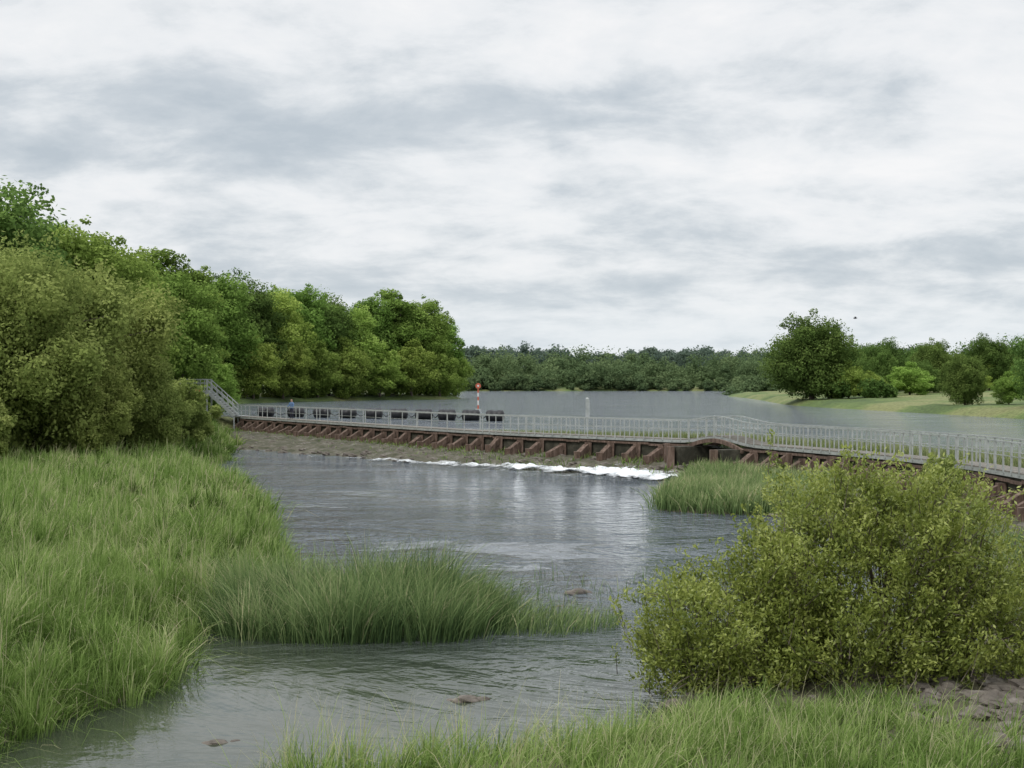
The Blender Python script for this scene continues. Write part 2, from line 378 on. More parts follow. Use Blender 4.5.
tp=N(nt,'ShaderNodeBsdfTransparent');mx=N(nt,'ShaderNodeMixShader');L(mr.outputs[0],mx.inputs[0]);L(tp.outputs[0],mx.inputs[1]);L(df.outputs[0],mx.inputs[2])
o=N(nt,'ShaderNodeOutputMaterial');L(mx.outputs[0],o.inputs[0])
fo=MB();V=[];T_=[]
sa=np.arange(s_at_y(112),s_at_y(76.5),.25);tt=np.linspace(-4.2,9,62)
for s in sa:
    p,T,nn=at(s);w=AW(p[1])*(1+.14*sn(p[0],p[1],.9))
    amp=np.interp(p[0],[-13,-9,-5,-2,2,5,8,11,12.5,14],[0,.12,.38,.50,.58,.68,.74,.78,.66,.1])
    amp*=1+.22*sn(p[0]*1.0,p[1],.7,2)
    for t in tt:
        x=p[0]+nn[0]*(w+t);y=p[1]+nn[1]*(w+t)
        c0=.8+.7*sn(x,y,.45)
        e=math.exp(-((t-c0)/(1.2 if t<c0 else 1.9))**2)
        br=.85+.33*sn(x*1.0,y,1.1,3)
        up=.62*max(0,min(1,(p[0]-3)/5))*math.exp(-((t+1.8)/1.7)**2)*(.7+.5*sn(x,y,1.8,1))
        tail=.35*math.exp(-((t-3.5)/3.2)**2)*min(1,amp*1.6)
        V.append((x,y,.04+max(0,-t)*.135+.36*e*amp*1.4*max(0,.45+.5*sn(x,y,2.1)+.35*sn(x,y,6.))));T_.append(min(.8,max(amp*(e*br*1.1+up),tail)))
na,nb=len(sa),len(tt);ii=np.arange(na*nb).reshape(na,nb)
fo.add(V,np.stack([ii[:-1,:-1],ii[:-1,1:],ii[1:,1:],ii[1:,:-1]],-1).reshape(-1,4),0,T_)
fo.obj('white_water',[m],smooth=True)
# ------------------------------------------------------------ foliage
def leaves(mb,c,nrm,size,asp,mat,tint):
    K=len(c);u=unit(np.cross(nrm,rng.normal(size=(K,3))));v=np.cross(unit(nrm),u)
    a=size[:,None]*u;b_=size[:,None]*asp*v
    V=np.stack([c-a,c+b_*1.0,c+a,c-b_],1).reshape(-1,3)
    mb.add(V,np.arange(K*4).reshape(-1,4),mat,np.repeat(np.clip(tint,0,1),4))
def rdir(n): return unit(rng.normal(size=(n,3)))
def clumps(mb,cen,rad,lpc,leaf,mat,ct,flat=.8,asp=.6):
    K=len(cen);I=np.repeat(np.arange(K),lpc);n=len(I);d=rdir(n)
    A=rng.normal(size=(K,3))*2.2;ph=rng.uniform(0,6,K)
    r=rad[I]*(.45+.6*rng.random(n)**.6)*(1+.28*np.sin((d*A[I]).sum(1)*1.5+ph[I]))
    p=cen[I]+d*r[:,None]*np.array([1,1,flat])
    nr=unit(d*.7+rng.normal(size=(n,3))*.6+np.array([0,0,.35]))
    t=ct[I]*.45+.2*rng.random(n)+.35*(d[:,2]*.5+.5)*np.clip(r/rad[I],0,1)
    leaves(mb,p,nr,leaf*(.55+.8*rng.random(n)),asp,mat,t)
def tree(name,H,R,base,ncl,lpc,leaf,lm,rc=(.24,.40),trunk=.35,pointy=0,flat=.8):
    mb=MB();cz=H*(base+(1-base)*.5);hz=H*(1-base)*.5
    k=np.arange(ncl)+.5;phi=np.arccos(1-2*k/ncl);th=np.pi*(1+5**.5)*k
    e=np.stack([np.cos(th)*np.sin(phi),np.sin(th)*np.sin(phi),np.cos(phi)],1)+rng.normal(size=(ncl,3))*.12
    rr=rng.uniform(rc[0],rc[1],ncl)*R
    sc=rng.uniform(.60,1.0,ncl);sc[::4]*=.55
    tp=1-pointy*np.clip(e[:,2],0,1)
    cen=np.stack([e[:,0]*(R-rr*.5)*sc*tp,e[:,1]*(R-rr*.5)*sc*tp,cz+e[:,2]*(hz-rr*.6)*sc],1)
    cen[:,2]=np.maximum(cen[:,2],rr*.4)
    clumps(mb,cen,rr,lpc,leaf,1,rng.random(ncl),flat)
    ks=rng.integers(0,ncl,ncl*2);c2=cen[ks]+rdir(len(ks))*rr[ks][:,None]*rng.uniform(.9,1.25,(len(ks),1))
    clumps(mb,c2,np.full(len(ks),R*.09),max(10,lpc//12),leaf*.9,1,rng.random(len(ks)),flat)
    zt=np.linspace(0,H*.8,8);w=rng.normal(size=(8,2))*.15;w[0]=0;w=np.cumsum(w,0)
    tr=np.stack([w[:,0],w[:,1],zt],1);mb.tube(tr,np.linspace(trunk,.06,8),8,0)
    for i in rng.choice(ncl,min(ncl,22),replace=False):
        h0=rng.uniform(.12,.6);s0=np.array([np.interp(h0*H,zt,w[:,0]),np.interp(h0*H,zt,w[:,1]),h0*H])
        if cen[i,2]<s0[2]-1: s0=np.array([0,0,H*.1])
        md=(s0+cen[i])/2+np.array([0,0,.06*H])*rng.uniform(-.3,1)
        mb.tube([s0,md,cen[i]],[trunk*.35,trunk*.22,.03],6,0)
    return mb.mesh(name,[M_bark,lm])
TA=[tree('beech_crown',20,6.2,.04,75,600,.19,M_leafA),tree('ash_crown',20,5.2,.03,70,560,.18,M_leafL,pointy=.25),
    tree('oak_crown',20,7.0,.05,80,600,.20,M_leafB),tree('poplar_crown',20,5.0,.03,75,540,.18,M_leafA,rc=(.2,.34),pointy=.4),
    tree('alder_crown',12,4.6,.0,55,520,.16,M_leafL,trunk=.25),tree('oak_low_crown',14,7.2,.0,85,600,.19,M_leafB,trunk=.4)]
BZ=[20,20,20,20,12,14]
NM=['beech_tree','ash_tree','oak_tree','poplar_tree','alder_tree','oak_tree']
def put(i,x,y,top,wide=1.0,nm=None,z0=None):
    z=float(height(np.array([x]),np.array([y]))[0]) if z0 is None else z0
    sc=(top-z)/BZ[i];o=D.objects.new(nm or NM[i],TA[i]);o.location=(x,y,z-.1);o.scale=(sc*wide,sc*wide,sc)
    o.rotation_euler=(0,0,rng.uniform(0,6.28));link(o);return o
L1=[(2,-37,100,20.3,1.1),(0,-33,112,18.4,1),(0,-40,118,20,1),(1,-36,127,18.6,1.2),(0,-33.5,139,17.2,1),(1,-41,142,20.3,1.2),(3,-37,151,20.3,1.2),
 (1,-45,172,21.4,1.2),(1,-50,186,22.9,1.2),(0,-55,205,23,1.1),(2,-56,222,23,1.1),(1,-54,238,24,1.2),(0,-52,250,25,1.1),(2,-49,262,25,1.0),(1,-44,268,23.5,1.2),
 (0,-42,280,25.2,1),(2,-37,287,23.0,1),(1,-32,290,21.5,1.2),(0,-30,300,24.5,1.0),(3,-25,305,26.2,1.4),(0,-20,309,24.6,1.0),(3,-16.5,318,21.5,1.2),
 (0,-48,160,19,1),(2,-62,190,25,1.1),(0,-64,235,27,1.1),(2,-58,265,27,1.1),(0,-48,292,26,1.0),(2,-40,300,25,1.0),(1,-60,140,22,1.3),(0,-50,110,20,1.2)]
for a in L1: put(*a)
L2=[(4,-34,145,10,1.1),(4,-38,160,11,1.1),(4,-45,185,12,1.1),(4,-50.5,212,12,1.1),(4,-51,231,13,1.1),(4,-46,253,13.5,1.1),(4,-42.5,264,14,1.1),(4,-37.5,275,13,1.1),(4,-33,283,14,1.1),(4,-27,291,13,1.2),(4,-21,298,14,1.2),(4,-15.5,306,12.5,1.1),(4,-12.8,318,13,.9),
 (4,-33.5,124,9.5,1.0),(4,-38,133,10,1.2),(4,-31.5,150,8,1.0)]
for a in L2: put(*a)
for a in [(5,47.8,227,15.6,1.12),(5,68,262,12.8,1.05),(5,60,256,11.5,1),(5,80,275,12.3,1),(4,53.0,224,8.5,1.3),(4,57,226,7,1.5),(5,53.8,169,8.6,.85),(4,87,262,10,1.3),(4,95,275,10,1.3),(5,106,300,13,1.0),(5,57.8,152,12.5,.8),(5,120,290,14,1),
   (4,66,236,8.5,1.6),(5,75,300,12.5,1.2),(5,91,310,12.5,1.2),(4,98,245,9,1.4),(4,78,330,10,1.4),(5,72,250,9,1.0),(4,63,262,9,1.6),(5,84,285,10,1.0),(5,88,262,13.5,.9),(5,76,256,12.5,.9),(4,79,240,7,1.5),(5,63,246,11.5,.8),(4,58,166,6.5,1.2)]: put(*a)
def willow(H,R,ncl,lpc,leaf,seedname,base=.0):
    return tree(seedname,H,R,base,ncl,lpc,leaf,M_leafW,rc=(.16,.28),trunk=.28,flat=.95)
W1=willow(12,6.5,150,620,.115,'willow_crown_a');W2=willow(10,4.6,120,560,.115,'willow_crown_b');W3=willow(5,2.5,60,420,.09,'willow_crown_c')
for me,x,y,s in[(W1,-27.0,76,1.0),(W1,-25.6,83,.93),(W2,-22.0,84,.62),(W3,-21.9,94,.95),(W3,-23.2,102,.8),(W1,-33,88,1.12),(W3,-25.2,66,.9),(W2,-28,64,.8),(W2,-23.0,76,.62)]:
    o=D.objects.new('willow_tree' if me!=W3 else 'willow_shrub',me);z=float(height(np.array([x]),np.array([y]))[0]);o.location=(x,y,z-.3);o.scale=(s,)*3;o.rotation_euler=(0,0,rng.uniform(0,6));link(o)
o=D.objects.new('willow_shrub',W3);o.location=(17.0,56.5,.2);o.scale=(.36,.36,.42);link(o)
def distant(name,mat,rows):
    mb=MB()
    for (x0,x1,y,h0,h1,n,leaf) in rows:
        X=rng.uniform(x0,x1,n)
        if y=='bank':
            f=rng.random(n);X=np.interp(f,[0,.2,.45,.7,.93,1],[-47,-51,-43,-31,-15,-12.5])-rng.uniform(0,2.5,n);Y=np.interp(f,[0,.2,.45,.7,.93,1],[190,228,263,286.5,305,318])+rng.uniform(0,2.5,n)
        elif y==590: Y=np.interp(X,[-20,40,94],[577,588,580])+rng.uniform(0,6,n)
        elif y<600: Y=y+rng.uniform(-4,10,n)
        else: Y=y+rng.uniform(-1,1,n)*min(y*.03,25)
        Z=height(X,Y);Hh=rng.uniform(h0,h1,n)*(1+.25*sn(X,Y*0,.05))
        R=Hh*rng.uniform(.35,.65,n)
        for i in range(n):
            K=12;e=rdir(K);cen=np.stack([X[i]+e[:,0]*R[i]*.65,Y[i]+e[:,1]*R[i]*.65,Z[i]+Hh[i]*.48+e[:,2]*Hh[i]*.36],1)
            clumps(mb,cen,R[i]*rng.uniform(.3,.55,K),90,leaf,0,np.clip(rng.random()*.8+rng.random(K)*.2,0,1),.9)
    return mb.obj(name,[mat])
distant('distant_trees',M_leafFar,[(-24,100,590,2.5,6,110,.36),(-60,140,606,7,13.5,60,.45),(-60,190,640,10,17,60,.5),(94,180,520,7,11,30,.45),(60,84,400,3,7,16,.36),(70,150,430,6,12,34,.42),(-60,-22,500,9,14,20,.5)])
distant('hillside_woodland',M_leafFar2,[(-120,400,900,10,18,110,.8),(-200,650,1150,12,20,140,1.0),(-300,900,1500,14,24,140,1.5),(120,420,660,10,15,80,.7)])
distant('hedgerow',M_leafB,[(62,130,292,3,7,60,.26),(70,140,320,6,11,40,.3),(50,60,222,1.5,3.5,10,.2)])
distant('bankside_shrubs',M_leafA,[(0,1,'bank',2.5,5.5,75,.22)])
# ------------------------------------------------------------ grass
def blades(mb,x,y,z,h,w,lean,ld,mat,tint,droop=.35):
    K=len(x);t=np.array([0,.38,.72,1.0]);ww=np.array([.9,1.,.65,.06])
    an=rng.uniform(0,np.pi,K);wd=np.stack([np.cos(an),np.sin(an),np.zeros(K)],1)
    L_=np.stack([np.cos(ld),np.sin(ld),np.zeros(K)],1)
    base=np.stack([x,y,z],1);V=np.zeros((K,4,2,3));TT=np.zeros((K,4,2))
    for i in range(4):
        c=base+L_*(lean*h*t[i]**1.8)[:,None];c[:,2]+=h*(t[i]-droop*lean*t[i]**2.6)
        o_=wd*(w*ww[i]/2)[:,None];V[:,i,0]=c-o_;V[:,i,1]=c+o_
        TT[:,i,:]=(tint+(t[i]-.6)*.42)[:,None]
    b0=(np.arange(K)*8)[:,None,None];pat=np.array([[0,1,3,2],[2,3,5,4],[4,5,7,6]])[None]
    mb.add(V.reshape(-1,3),(b0+pat).reshape(-1,4),mat,np.clip(TT,0,1).ravel())
def scatter(P,dens,x0,x1,y0,y1,inside=True,shrink=0.):
    n=int(dens*(x1-x0)*(y1-y0));x=rng.uniform(x0,x1,n);y=rng.uniform(y0,y1,n);s=sdf(x,y,P)
    k=(s<-shrink) if inside else (s>-shrink);return x[k],y[k]
def tussocks(mb,cx,cy,per,rad,h0,h1,w,mat,tb=.42,tv=.2,lean0=.15,lean1=.55,wind=(.5,-.2),zfun=height,droop=.5,dry=.03):
    n=len(cx)
    if n==0: return
    cn=rng.poisson(per,n);I=np.repeat(np.arange(n),cn);K=len(I)
    rr=rad*rng.uniform(.6,1.4,n);a=rng.uniform(0,2*np.pi,K);d=np.abs(rng.normal(0,.6,K))
    x=cx[I]+np.cos(a)*d*rr[I];y=cy[I]+np.sin(a)*d*rr[I]
    ch=rng.uniform(h0,h1,n)*(1+.25*sn(cx,cy,.5,1));ct=tb+tv*rng.normal(0,.6,n)+.15*sn(cx,cy,.45,2)
    cw=rng.normal(0,.5,(n,2))
    dx=np.cos(a)*(.3+d)+wind[0]+cw[I,0]+rng.normal(0,.25,K);dy=np.sin(a)*(.3+d)+wind[1]+cw[I,1]+rng.normal(0,.25,K)
    ld=np.arctan2(dy,dx)
    lean=np.clip(lean0+lean1*d+rng.normal(0,.15,K),.02,1.3)
    h=ch[I]*(.55+.6*rng.random(K));tint=ct[I]+rng.normal(0,.13,K);tint[rng.random(K)<dry]=1.1
    z=zfun(x,y)
    blades(mb,x,y,np.maximum(z,-.05)-.03,h,w*(.6+.8*rng.random(K)),lean,ld,mat,tint,droop)
bank=MB()
for (y0,y1,dn,w,x0) in[(17,24,420,.012,-12),(24,31,340,.015,-15),(31,40,230,.019,-18),(40,52,150,.026,-23),(52,70,90,.036,-30),(70,100,50,.05,-32),(100,136,18,.08,-34)]:
    x,y=scatter(WP,dn*.55,x0,-4.9,y0,y1,inside=False,shrink=.2)
    h=(.25+.35*rng.random(len(x)))
    blades(bank,x,y,np.maximum(height(x,y),-.05)-.03,h,w*(.7+.6*rng.random(len(x))),np.clip(rng.normal(.5,.3,len(x)),.05,1.2),rng.normal(-.3,1.3,len(x)),0,.26+.2*sn(x,y,.55,2)+rng.normal(0,.13,len(x)),.45)
    cx,cy=scatter(WP,dn/46,x0,-4.9,y0,y1,inside=False,shrink=.3)
    sh=.42 if y1<60 else .7
    tussocks(bank,cx,cy,54,sh,.42,1.3,w,0,tb=.47,tv=.36,lean1=.7,wind=(.35,-.3),droop=.7)
    x,y=scatter(WP,dn/60,x0,-4.9,y0,y1,inside=False,shrink=.1)
    blades(bank,x,y,height(x,y),rng.uniform(.9,1.4,len(x)),np.full(len(x),w*.6),rng.uniform(.05,.5,len(x)),rng.normal(0,1.5,len(x)),0,rng.uniform(.7,1.15,len(x)),.2)
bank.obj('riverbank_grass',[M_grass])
RP=np.array([(-6.5,29.4),(-5.3,28.4),(-3.2,28.0),(-1.2,28.3),(-.1,29.3),(.2,31.2),(-1,33.2),(-3.2,34.4),(-5.2,34.2),(-6.8,33.0)],float)
rd=MB();zero=lambda x,y:np.zeros(len(x))
x,y=scatter(RP,170,-7,1,27,35)
hx=lambda x:np.interp(x,[-6.5,-5,-3.2,-2,-1,.2],[.65,.8,1.0,1.05,.85,.6])
h=(.7+.5*rng.random(len(x)))*hx(x)
blades(rd,x,y,np.full(len(x),-.05),h,.010+.010*rng.random(len(x)),np.clip(rng.normal(.3,.15,len(x)),.02,1),rng.normal(0,1.2,len(x)),0,.30+rng.normal(0,.14,len(x)),.3)
cx,cy=scatter(RP,10,-7,1,27,35,shrink=.1)
for k in range(3):
    sel=[cx<-3.8,(cx>=-3.8)&(cx<-1.4),cx>=-1.4][k]
    f=[.82,1.05,.85][k]
    tussocks(rd,cx[sel],cy[sel],32,.5,1.05*f,1.85*f,.015,0,tb=.45,tv=.28,lean0=.18,lean1=.65,wind=((-.6,0),(.2,0),(.9,-.2))[k],zfun=zero,droop=.3,dry=.03)
RQ=np.array([(-.3,29.0),(1.0,28.9),(2.2,29.8),(2.4,31.2),(1,31.6),(0,31.4)],float)
x,y=scatter(RQ,170,-1,3,28,32)
blades(rd,x,y,np.full(len(x),-.05),(.3+.55*rng.random(len(x)))*np.interp(x,[0,2.4],[1,.5]),.010+.01*rng.random(len(x)),np.clip(rng.normal(.45,.3,len(x)),.02,1),rng.normal(0,1.0,len(x)),0,.55+rng.normal(0,.2,len(x)),.3)
x=rng.uniform(-.5,4.6,900);y=rng.uniform(30,38,900);k=sn(x,y,2.1)>.25;x=x[k];y=y[k]
blades(rd,x,y,np.full(len(x),-.03),.2+.45*rng.random(len(x)),np.full(len(x),.014),rng.uniform(.1,.6,len(x)),rng.uniform(0,6,len(x)),0,.5+rng.normal(0,.2,len(x)))
rd.obj('reed_bed',[M_reed])
ig=MB();x,y=scatter(II,110,5,17,54,79)
ht=(.5+.4*rng.random(len(x)))
blades(ig,x,y,height(x,y)-.02,ht,.03+.02*rng.random(len(x)),rng.uniform(.05,.55,len(x)),rng.normal(0,1.3,len(x)),0,.5+.2*sn(x,y,.5)+rng.normal(0,.13,len(x)),.3)
cx,cy=scatter(II,4,5,17,54,79,shrink=.2)
tussocks(ig,cx,cy,24,.8,.7,1.15,.035,0,tb=.62,tv=.2,wind=(.3,0),droop=.3)
x,y=scatter(IC,60,8,16,30,52)
blades(ig,x,y,height(x,y)-.02,.25+.4*rng.random(len(x)),np.full(len(x),.03),rng.uniform(.05,.6,len(x)),rng.normal(0,1.3,len(x)),0,.5+rng.normal(0,.2,len(x)),.3)
ig.obj('island_grass',[M_reed])
wg=MB()
S=rng.uniform(0,s_at_y(20),7500);X=[];Y=[];Zz=[]
for s in S:
    off=rng.uniform(.1,1.7) if rng.random()<.6 else rng.uniform(1.5,5)
    q3=P3(s,off,0);X.append(q3[0]);Y.append(q3[1]);Zz.append(.5-.12*off)
X=np.array(X);Y=np.array(Y);Zz=np.array(Zz);k=sn(X,Y,.8,2)>-.2;X,Y,Zz=X[k],Y[k],Zz[k]
blades(wg,X,Y,np.maximum(Zz,0),.2+.4*rng.random(len(X)),np.full(len(X),.05),rng.uniform(.1,.8,len(X)),rng.uniform(0,6.3,len(X)),0,.36+rng.normal(0,.2,len(X)))
S=rng.uniform(s_at_y(100),s_at_y(30),16000);o_=1.3+np.abs(rng.normal(0,1.5,len(S)))
X=[];Y=[]
for s,of in zip(S,o_):
    q3=P3(s,-of,0);X.append(q3[0]);Y.append(q3[1])
X=np.array(X);Y=np.array(Y)
blades(wg,X,Y,np.full(len(X),1.45),(.45+.55*rng.random(len(X)))*np.interp(Y,[30,85,100],[1,1,.5]),np.full(len(X),.04),rng.uniform(.05,.5,len(X)),rng.uniform(0,6.3,len(X)),1,.45+rng.normal(0,.25,len(X)))
wg.obj('weir_weeds',[M_grass,M_reedY])
# foreground grass
fg=MB()
x,y=scatter(IC,300,-3.4,11,15.5,22.5)
kp=rng.random(len(x))<np.interp(x,[-3.4,-1,1.2,2.6,11],[.22,.4,.6,1,1]);x=x[kp];y=y[kp]
kp=(sn(x,y,1.3,2)>-.4)&~((x>6.1+.4*sn(x,y,2))&(rng.random(len(x))<.93));x=x[kp];y=y[kp]
h=(.18+.26*rng.random(len(x)))
blades(fg,x,y,height(x,y)-.03,h,.010+.008*rng.random(len(x)),np.clip(rng.normal(.5,.28,len(x)),.03,1.2),rng.normal(.4,1.4,len(x)),0,.40+.2*sn(x,y,.9,2)+rng.normal(0,.15,len(x)),.45)
cx,cy=scatter(IC,9,-3.4,7.2,15.5,21.3,shrink=.1)
k=rng.random(len(cx))<np.interp(cx,[-3.4,-1,1.5,2.6,6,6.6],[.35,.5,.6,1,1,.2]);cx,cy=cx[k],cy[k]
for a_,b_,f in((15,19.3,1),(19.3,20.3,.85),(20.3,22,.6)):
    sel=(cy>=a_)&(cy<b_)
    tussocks(fg,cx[sel],cy[sel],42,.3,.40*f,.88*f,.012,0,tb=.5,tv=.34,lean1=.8,wind=(.2,.0),dry=.06)
n=750;x=rng.uniform(-3.4,6.5,n);y=rng.uniform(17,20.8,n)
blades(fg,x,y,np.maximum(height(x,y),0),rng.uniform(.5,1.05,n),np.full(n,.008),rng.uniform(.1,.8,n),rng.normal(.3,1.6,n),0,rng.uniform(.7,1.1,n),.2)
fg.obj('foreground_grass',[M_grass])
# ------------------------------------------------------------ foreground bush
bu=MB()
EL=[((6.2,24.6,1.9),(2.3,2.1,1.9),1350),((3.65,23.8,1.0),(1.7,1.4,1.15),760),((8.7,24.5,1.05),(2.1,1.7,1.15),850),((4.9,24.0,2.05),(1.15,1.2,1.05),260),((7.2,24.5,2.6),(1.3,1.3,1.15),300),((5.6,23.4,.9),(2.6,1.0,.8),420),((3.1,23.4,.6),(.9,.8,.6),180),((5.9,24.4,2.9),(.8,.8,.95),110)]
root=np.array([[5.6,24.2,.1],[6.4,24.6,.1],[5.0,23.9,.1],[7.4,24.3,.1],[4.2,23.8,.05]])
LC=[];LD=[];LT=[];LS=[]
for (c,r,n) in EL:
    c=np.array(c);r=np.array(r)
    d=rdir(n);rad=rng.uniform(.40,1.0,n)**.5*(1+.15*np.sin(d@np.array([5,3,4.])+c[0])+.16*np.sin(d@np.array([-9,7,8.])))
    sh=rng.random(n)<.09
    rad[sh]*=rng.uniform(1.05,1.28,sh.sum())
    tip=c+d*r*rad[:,None];ok=tip[:,2]>.2
    for p_,sx_ in zip(tip[ok],sh[ok]):
        o1=unit(p_-c);dr=unit(o1*.6+np.array([0,0,.7])+rng.normal(size=3)*.4)
        ln=rng.uniform(.25,.6)*(1.3 if sx_ else 1);K=rng.integers(24,44);st=p_-dr*ln*.6
        t=rng.random(K);q3=st+dr*ln*t[:,None]+rng.normal(size=(K,3))*(.035 if sx_ else .06)
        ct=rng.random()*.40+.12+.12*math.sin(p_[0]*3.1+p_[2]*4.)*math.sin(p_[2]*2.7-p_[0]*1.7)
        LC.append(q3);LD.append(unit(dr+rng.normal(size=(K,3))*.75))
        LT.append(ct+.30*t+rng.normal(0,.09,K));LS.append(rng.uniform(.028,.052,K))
        if rng.random()<.3 or sx_: bu.tube([st-dr*.25,p_],[.008,.003],4,0,cap=False)
LC=np.concatenate(LC);LD=np.concatenate(LD);LT=np.concatenate(LT);LS=np.concatenate(LS)
n_=len(LC);side=unit(np.cross(LD,rng.normal(size=(n_,3))+np.array([0,0,1.])))
a=LD*LS[:,None];b_=side*(LS*.42)[:,None]
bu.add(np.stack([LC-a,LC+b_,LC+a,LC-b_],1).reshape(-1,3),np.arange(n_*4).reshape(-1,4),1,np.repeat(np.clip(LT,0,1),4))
for i in range(70):
    c,r,_=EL[rng.integers(0,5)];c=np.array(c);r=np.array(r);d=rdir(1)[0];d[2]=abs(d[2])*.8
    tip=c+d*r*.85;s0=root[np.argmin(np.abs(root[:,0]-tip[0])+rng.random(5)*1.5)]+rng.normal(size=3)*[.15,.15,0]
    md=s0*.5+tip*.5+np.array([0,0,.25])+rng.normal(size=3)*.12
    t=np.linspace(0,1,7)[:,None];pt=(1-t)**2*s0+2*t*(1-t)*md+t*t*tip
    bu.tube(pt,np.linspace(rng.uniform(.02,.045),.006,7),6,0)
for i in range(22):
    s0=np.array([4.2,23.7,.3])+rng.normal(size=3)*[.3,.2,.1];tip=np.array([rng.uniform(2.1,4.2),rng.uniform(22.1,23.2),rng.uniform(.0,.35)])
    md=(s0+tip)/2+[0,0,rng.uniform(.1,.4)];t=np.linspace(0,1,6)[:,None]
    bu.tube((1-t)**2*s0+2*t*(1-t)*md+t*t*tip,np.linspace(.02,.005,6),5,0)
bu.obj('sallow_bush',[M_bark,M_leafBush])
# ------------------------------------------------------------ rocks
def rock(mb,x,y,z,r,fl=.6):
    n,k=10,7;V=[];ph=rng.uniform(0,6,6)
    for i in range(k+1):
        a_=math.pi*i/k
        for j in range(n):
            b2=2*math.pi*j/n;d=np.array([math.sin(a_)*math.cos(b2),math.sin(a_)*math.sin(b2),math.cos(a_)])
            rr=r*(1+.22*math.sin(3*d[0]+ph[0])*math.sin(2.5*d[1]+ph[1])+.15*math.sin(5*d[2]+4*d[0]+ph[2]))
            V.append(np.array([x,y,z])+d*rr*np.array([1.2,.9,fl]))
    Q=[[i*n+j,i*n+(j+1)%n,(i+1)*n+(j+1)%n,(i+1)*n+j] for i in range(k) for j in range(n)]
    mb.add(V,Q)
rk=MB()
for x,y,z,r in[(-.76,23.2,-.0,.19),(-.5,23.3,-.03,.15),(-.95,23.25,-.04,.12),(1.55,35,-.02,.24),(1.85,35.2,-.02,.14),(-4.3,20.5,-.03,.15),(-4.0,20.6,-.05,.12),(1.1,33,-.02,.1),(2.6,22.3,.1,.22),(2.9,22.9,.1,.18),(8.2,82.5,0,.3),(7.2,80.5,0,.3),(9.0,79.5,.1,.4)]: rock(rk,x,y,z,r,.5)
for i in range(330):
    x=rng.uniform(5.9,12);y=rng.uniform(17.5,24.0)
    if x<6.1+.4*math.sin(y*2): continue
    rock(rk,x,y,.20+rng.uniform(0,.08),rng.uniform(.06,.24))
for i in range(320):
    s=rng.uniform(0,s_at_y(30));p,T,nn=at(s);w=AW(p[1]);f=rng.random();q3=P3(s,w*f+.5,0)
    rock(rk,q3[0],q3[1],max(.5*(1-f),0),rng.uniform(.1,.3))
for i in range(90):
    x=rng.uniform(2.0,8);y=rng.uniform(21.2,26.5);rock(rk,x,y,float(height(np.array([x]),np.array([y]))[0]),rng.uniform(.06,.16))
rk.obj('river_rocks',[M_rock])
# ------------------------------------------------------------ person on the walkway
pe=empty('person')
p,T,nn=at(s_at_y(127.5));bx,by=p-nn*.35
J=[(0,0,.98),(0,0,1.22),(0,0,1.42),(0,0,1.52),(0,-.01,1.64),(0,-.01,1.76),
   (.11,0,.9),(.12,-.02,.5),(.12,.03,.08),(.12,-.12,.04),(-.11,0,.9),(-.12,.02,.5),(-.12,.03,.08),(-.12,-.12,.04),
   (.2,0,1.4),(.27,-.08,1.14),(.24,-.3,1.1),(.22,-.38,1.1),(-.2,0,1.4),(-.27,-.08,1.14),(-.24,-.3,1.1),(-.22,-.38,1.1)]
E=[(0,1),(1,2),(2,3),(3,4),(4,5),(0,6),(6,7),(7,8),(8,9),(0,10),(10,11),(11,12),(12,13),(2,14),(14,15),(15,16),(16,17),(2,18),(18,19),(19,20),(20,21)]
Rr=[.15,.14,.14,.055,.1,.08,.095,.07,.05,.04,.095,.07,.05,.04,.075,.055,.04,.035,.075,.055,.04,.035]
me=D.meshes.new('body');me.from_pydata(J,E,[]);o=D.objects.new('body',me);link(o,pe)
pe.location=(bx,by,1.9);pe.rotation_euler=(0,0,-.5)
sk=o.modifiers.new('skin','SKIN')
for i,r in enumerate(Rr): me.skin_vertices[0].data[i].radius=(r,r*.8 if i<3 else r)
me.skin_vertices[0].data[0].use_root=True
sb=o.modifiers.new('sub','SUBSURF');sb.levels=2;sb.render_levels=2
m,nt=newmat('clothed_figure');L=nt.links.new
tc=N(nt,'ShaderNodeTexCoord');sp=N(nt,'ShaderNodeSeparateXYZ');L(tc.outputs['Object'],sp.inputs[0])
dv=N(nt,'ShaderNodeMath',operation='DIVIDE');dv.inputs[1].default_value=2;L(sp.outputs[2],dv.inputs[0])
r=ramp(nt,[(0,(.02,.02,.02)),(.05,(.03,.03,.05)),(.47,(.10,.17,.30)),(.755,(.45,.28,.2)),(.86,(.08,.05,.03))]);r.color_ramp.interpolation='CONSTANT';L(dv.outputs[0],r.inputs[0])
pp=N(nt,'ShaderNodeBsdfPrincipled');pp.inputs['Roughness'].default_value=.8;L(r.outputs[0],pp.inputs['Base Color']);oo=N(nt,'ShaderNodeOutputMaterial');L(pp.outputs[0],oo.inputs[0]);me.materials.append(m)
bd=MB();c=np.array([36.2,150,11.9])
bd.tube([c+[-.2,0,0],c+[-.1,0,.02],c+[.05,0,.03],c+[.17,0,.05],c+[.24,0,.05]],[.02,.06,.07,.04,.01],8)
for sg in(-1,1): bd.add([c+[-.06,0,.04],c+[.1,0,.05],c+[.06,sg*.2,.2],c+[-.05,sg*.2,.19]],[[0,1,2,3]]);bd.add([c+[-.05,sg*.2,.19],c+[.06,sg*.2,.2],c+[-.05,sg*.42,.12],c+[-.1,sg*.42,.11]],[[0,1,2,3]])
bd.obj('bird',[M_black])
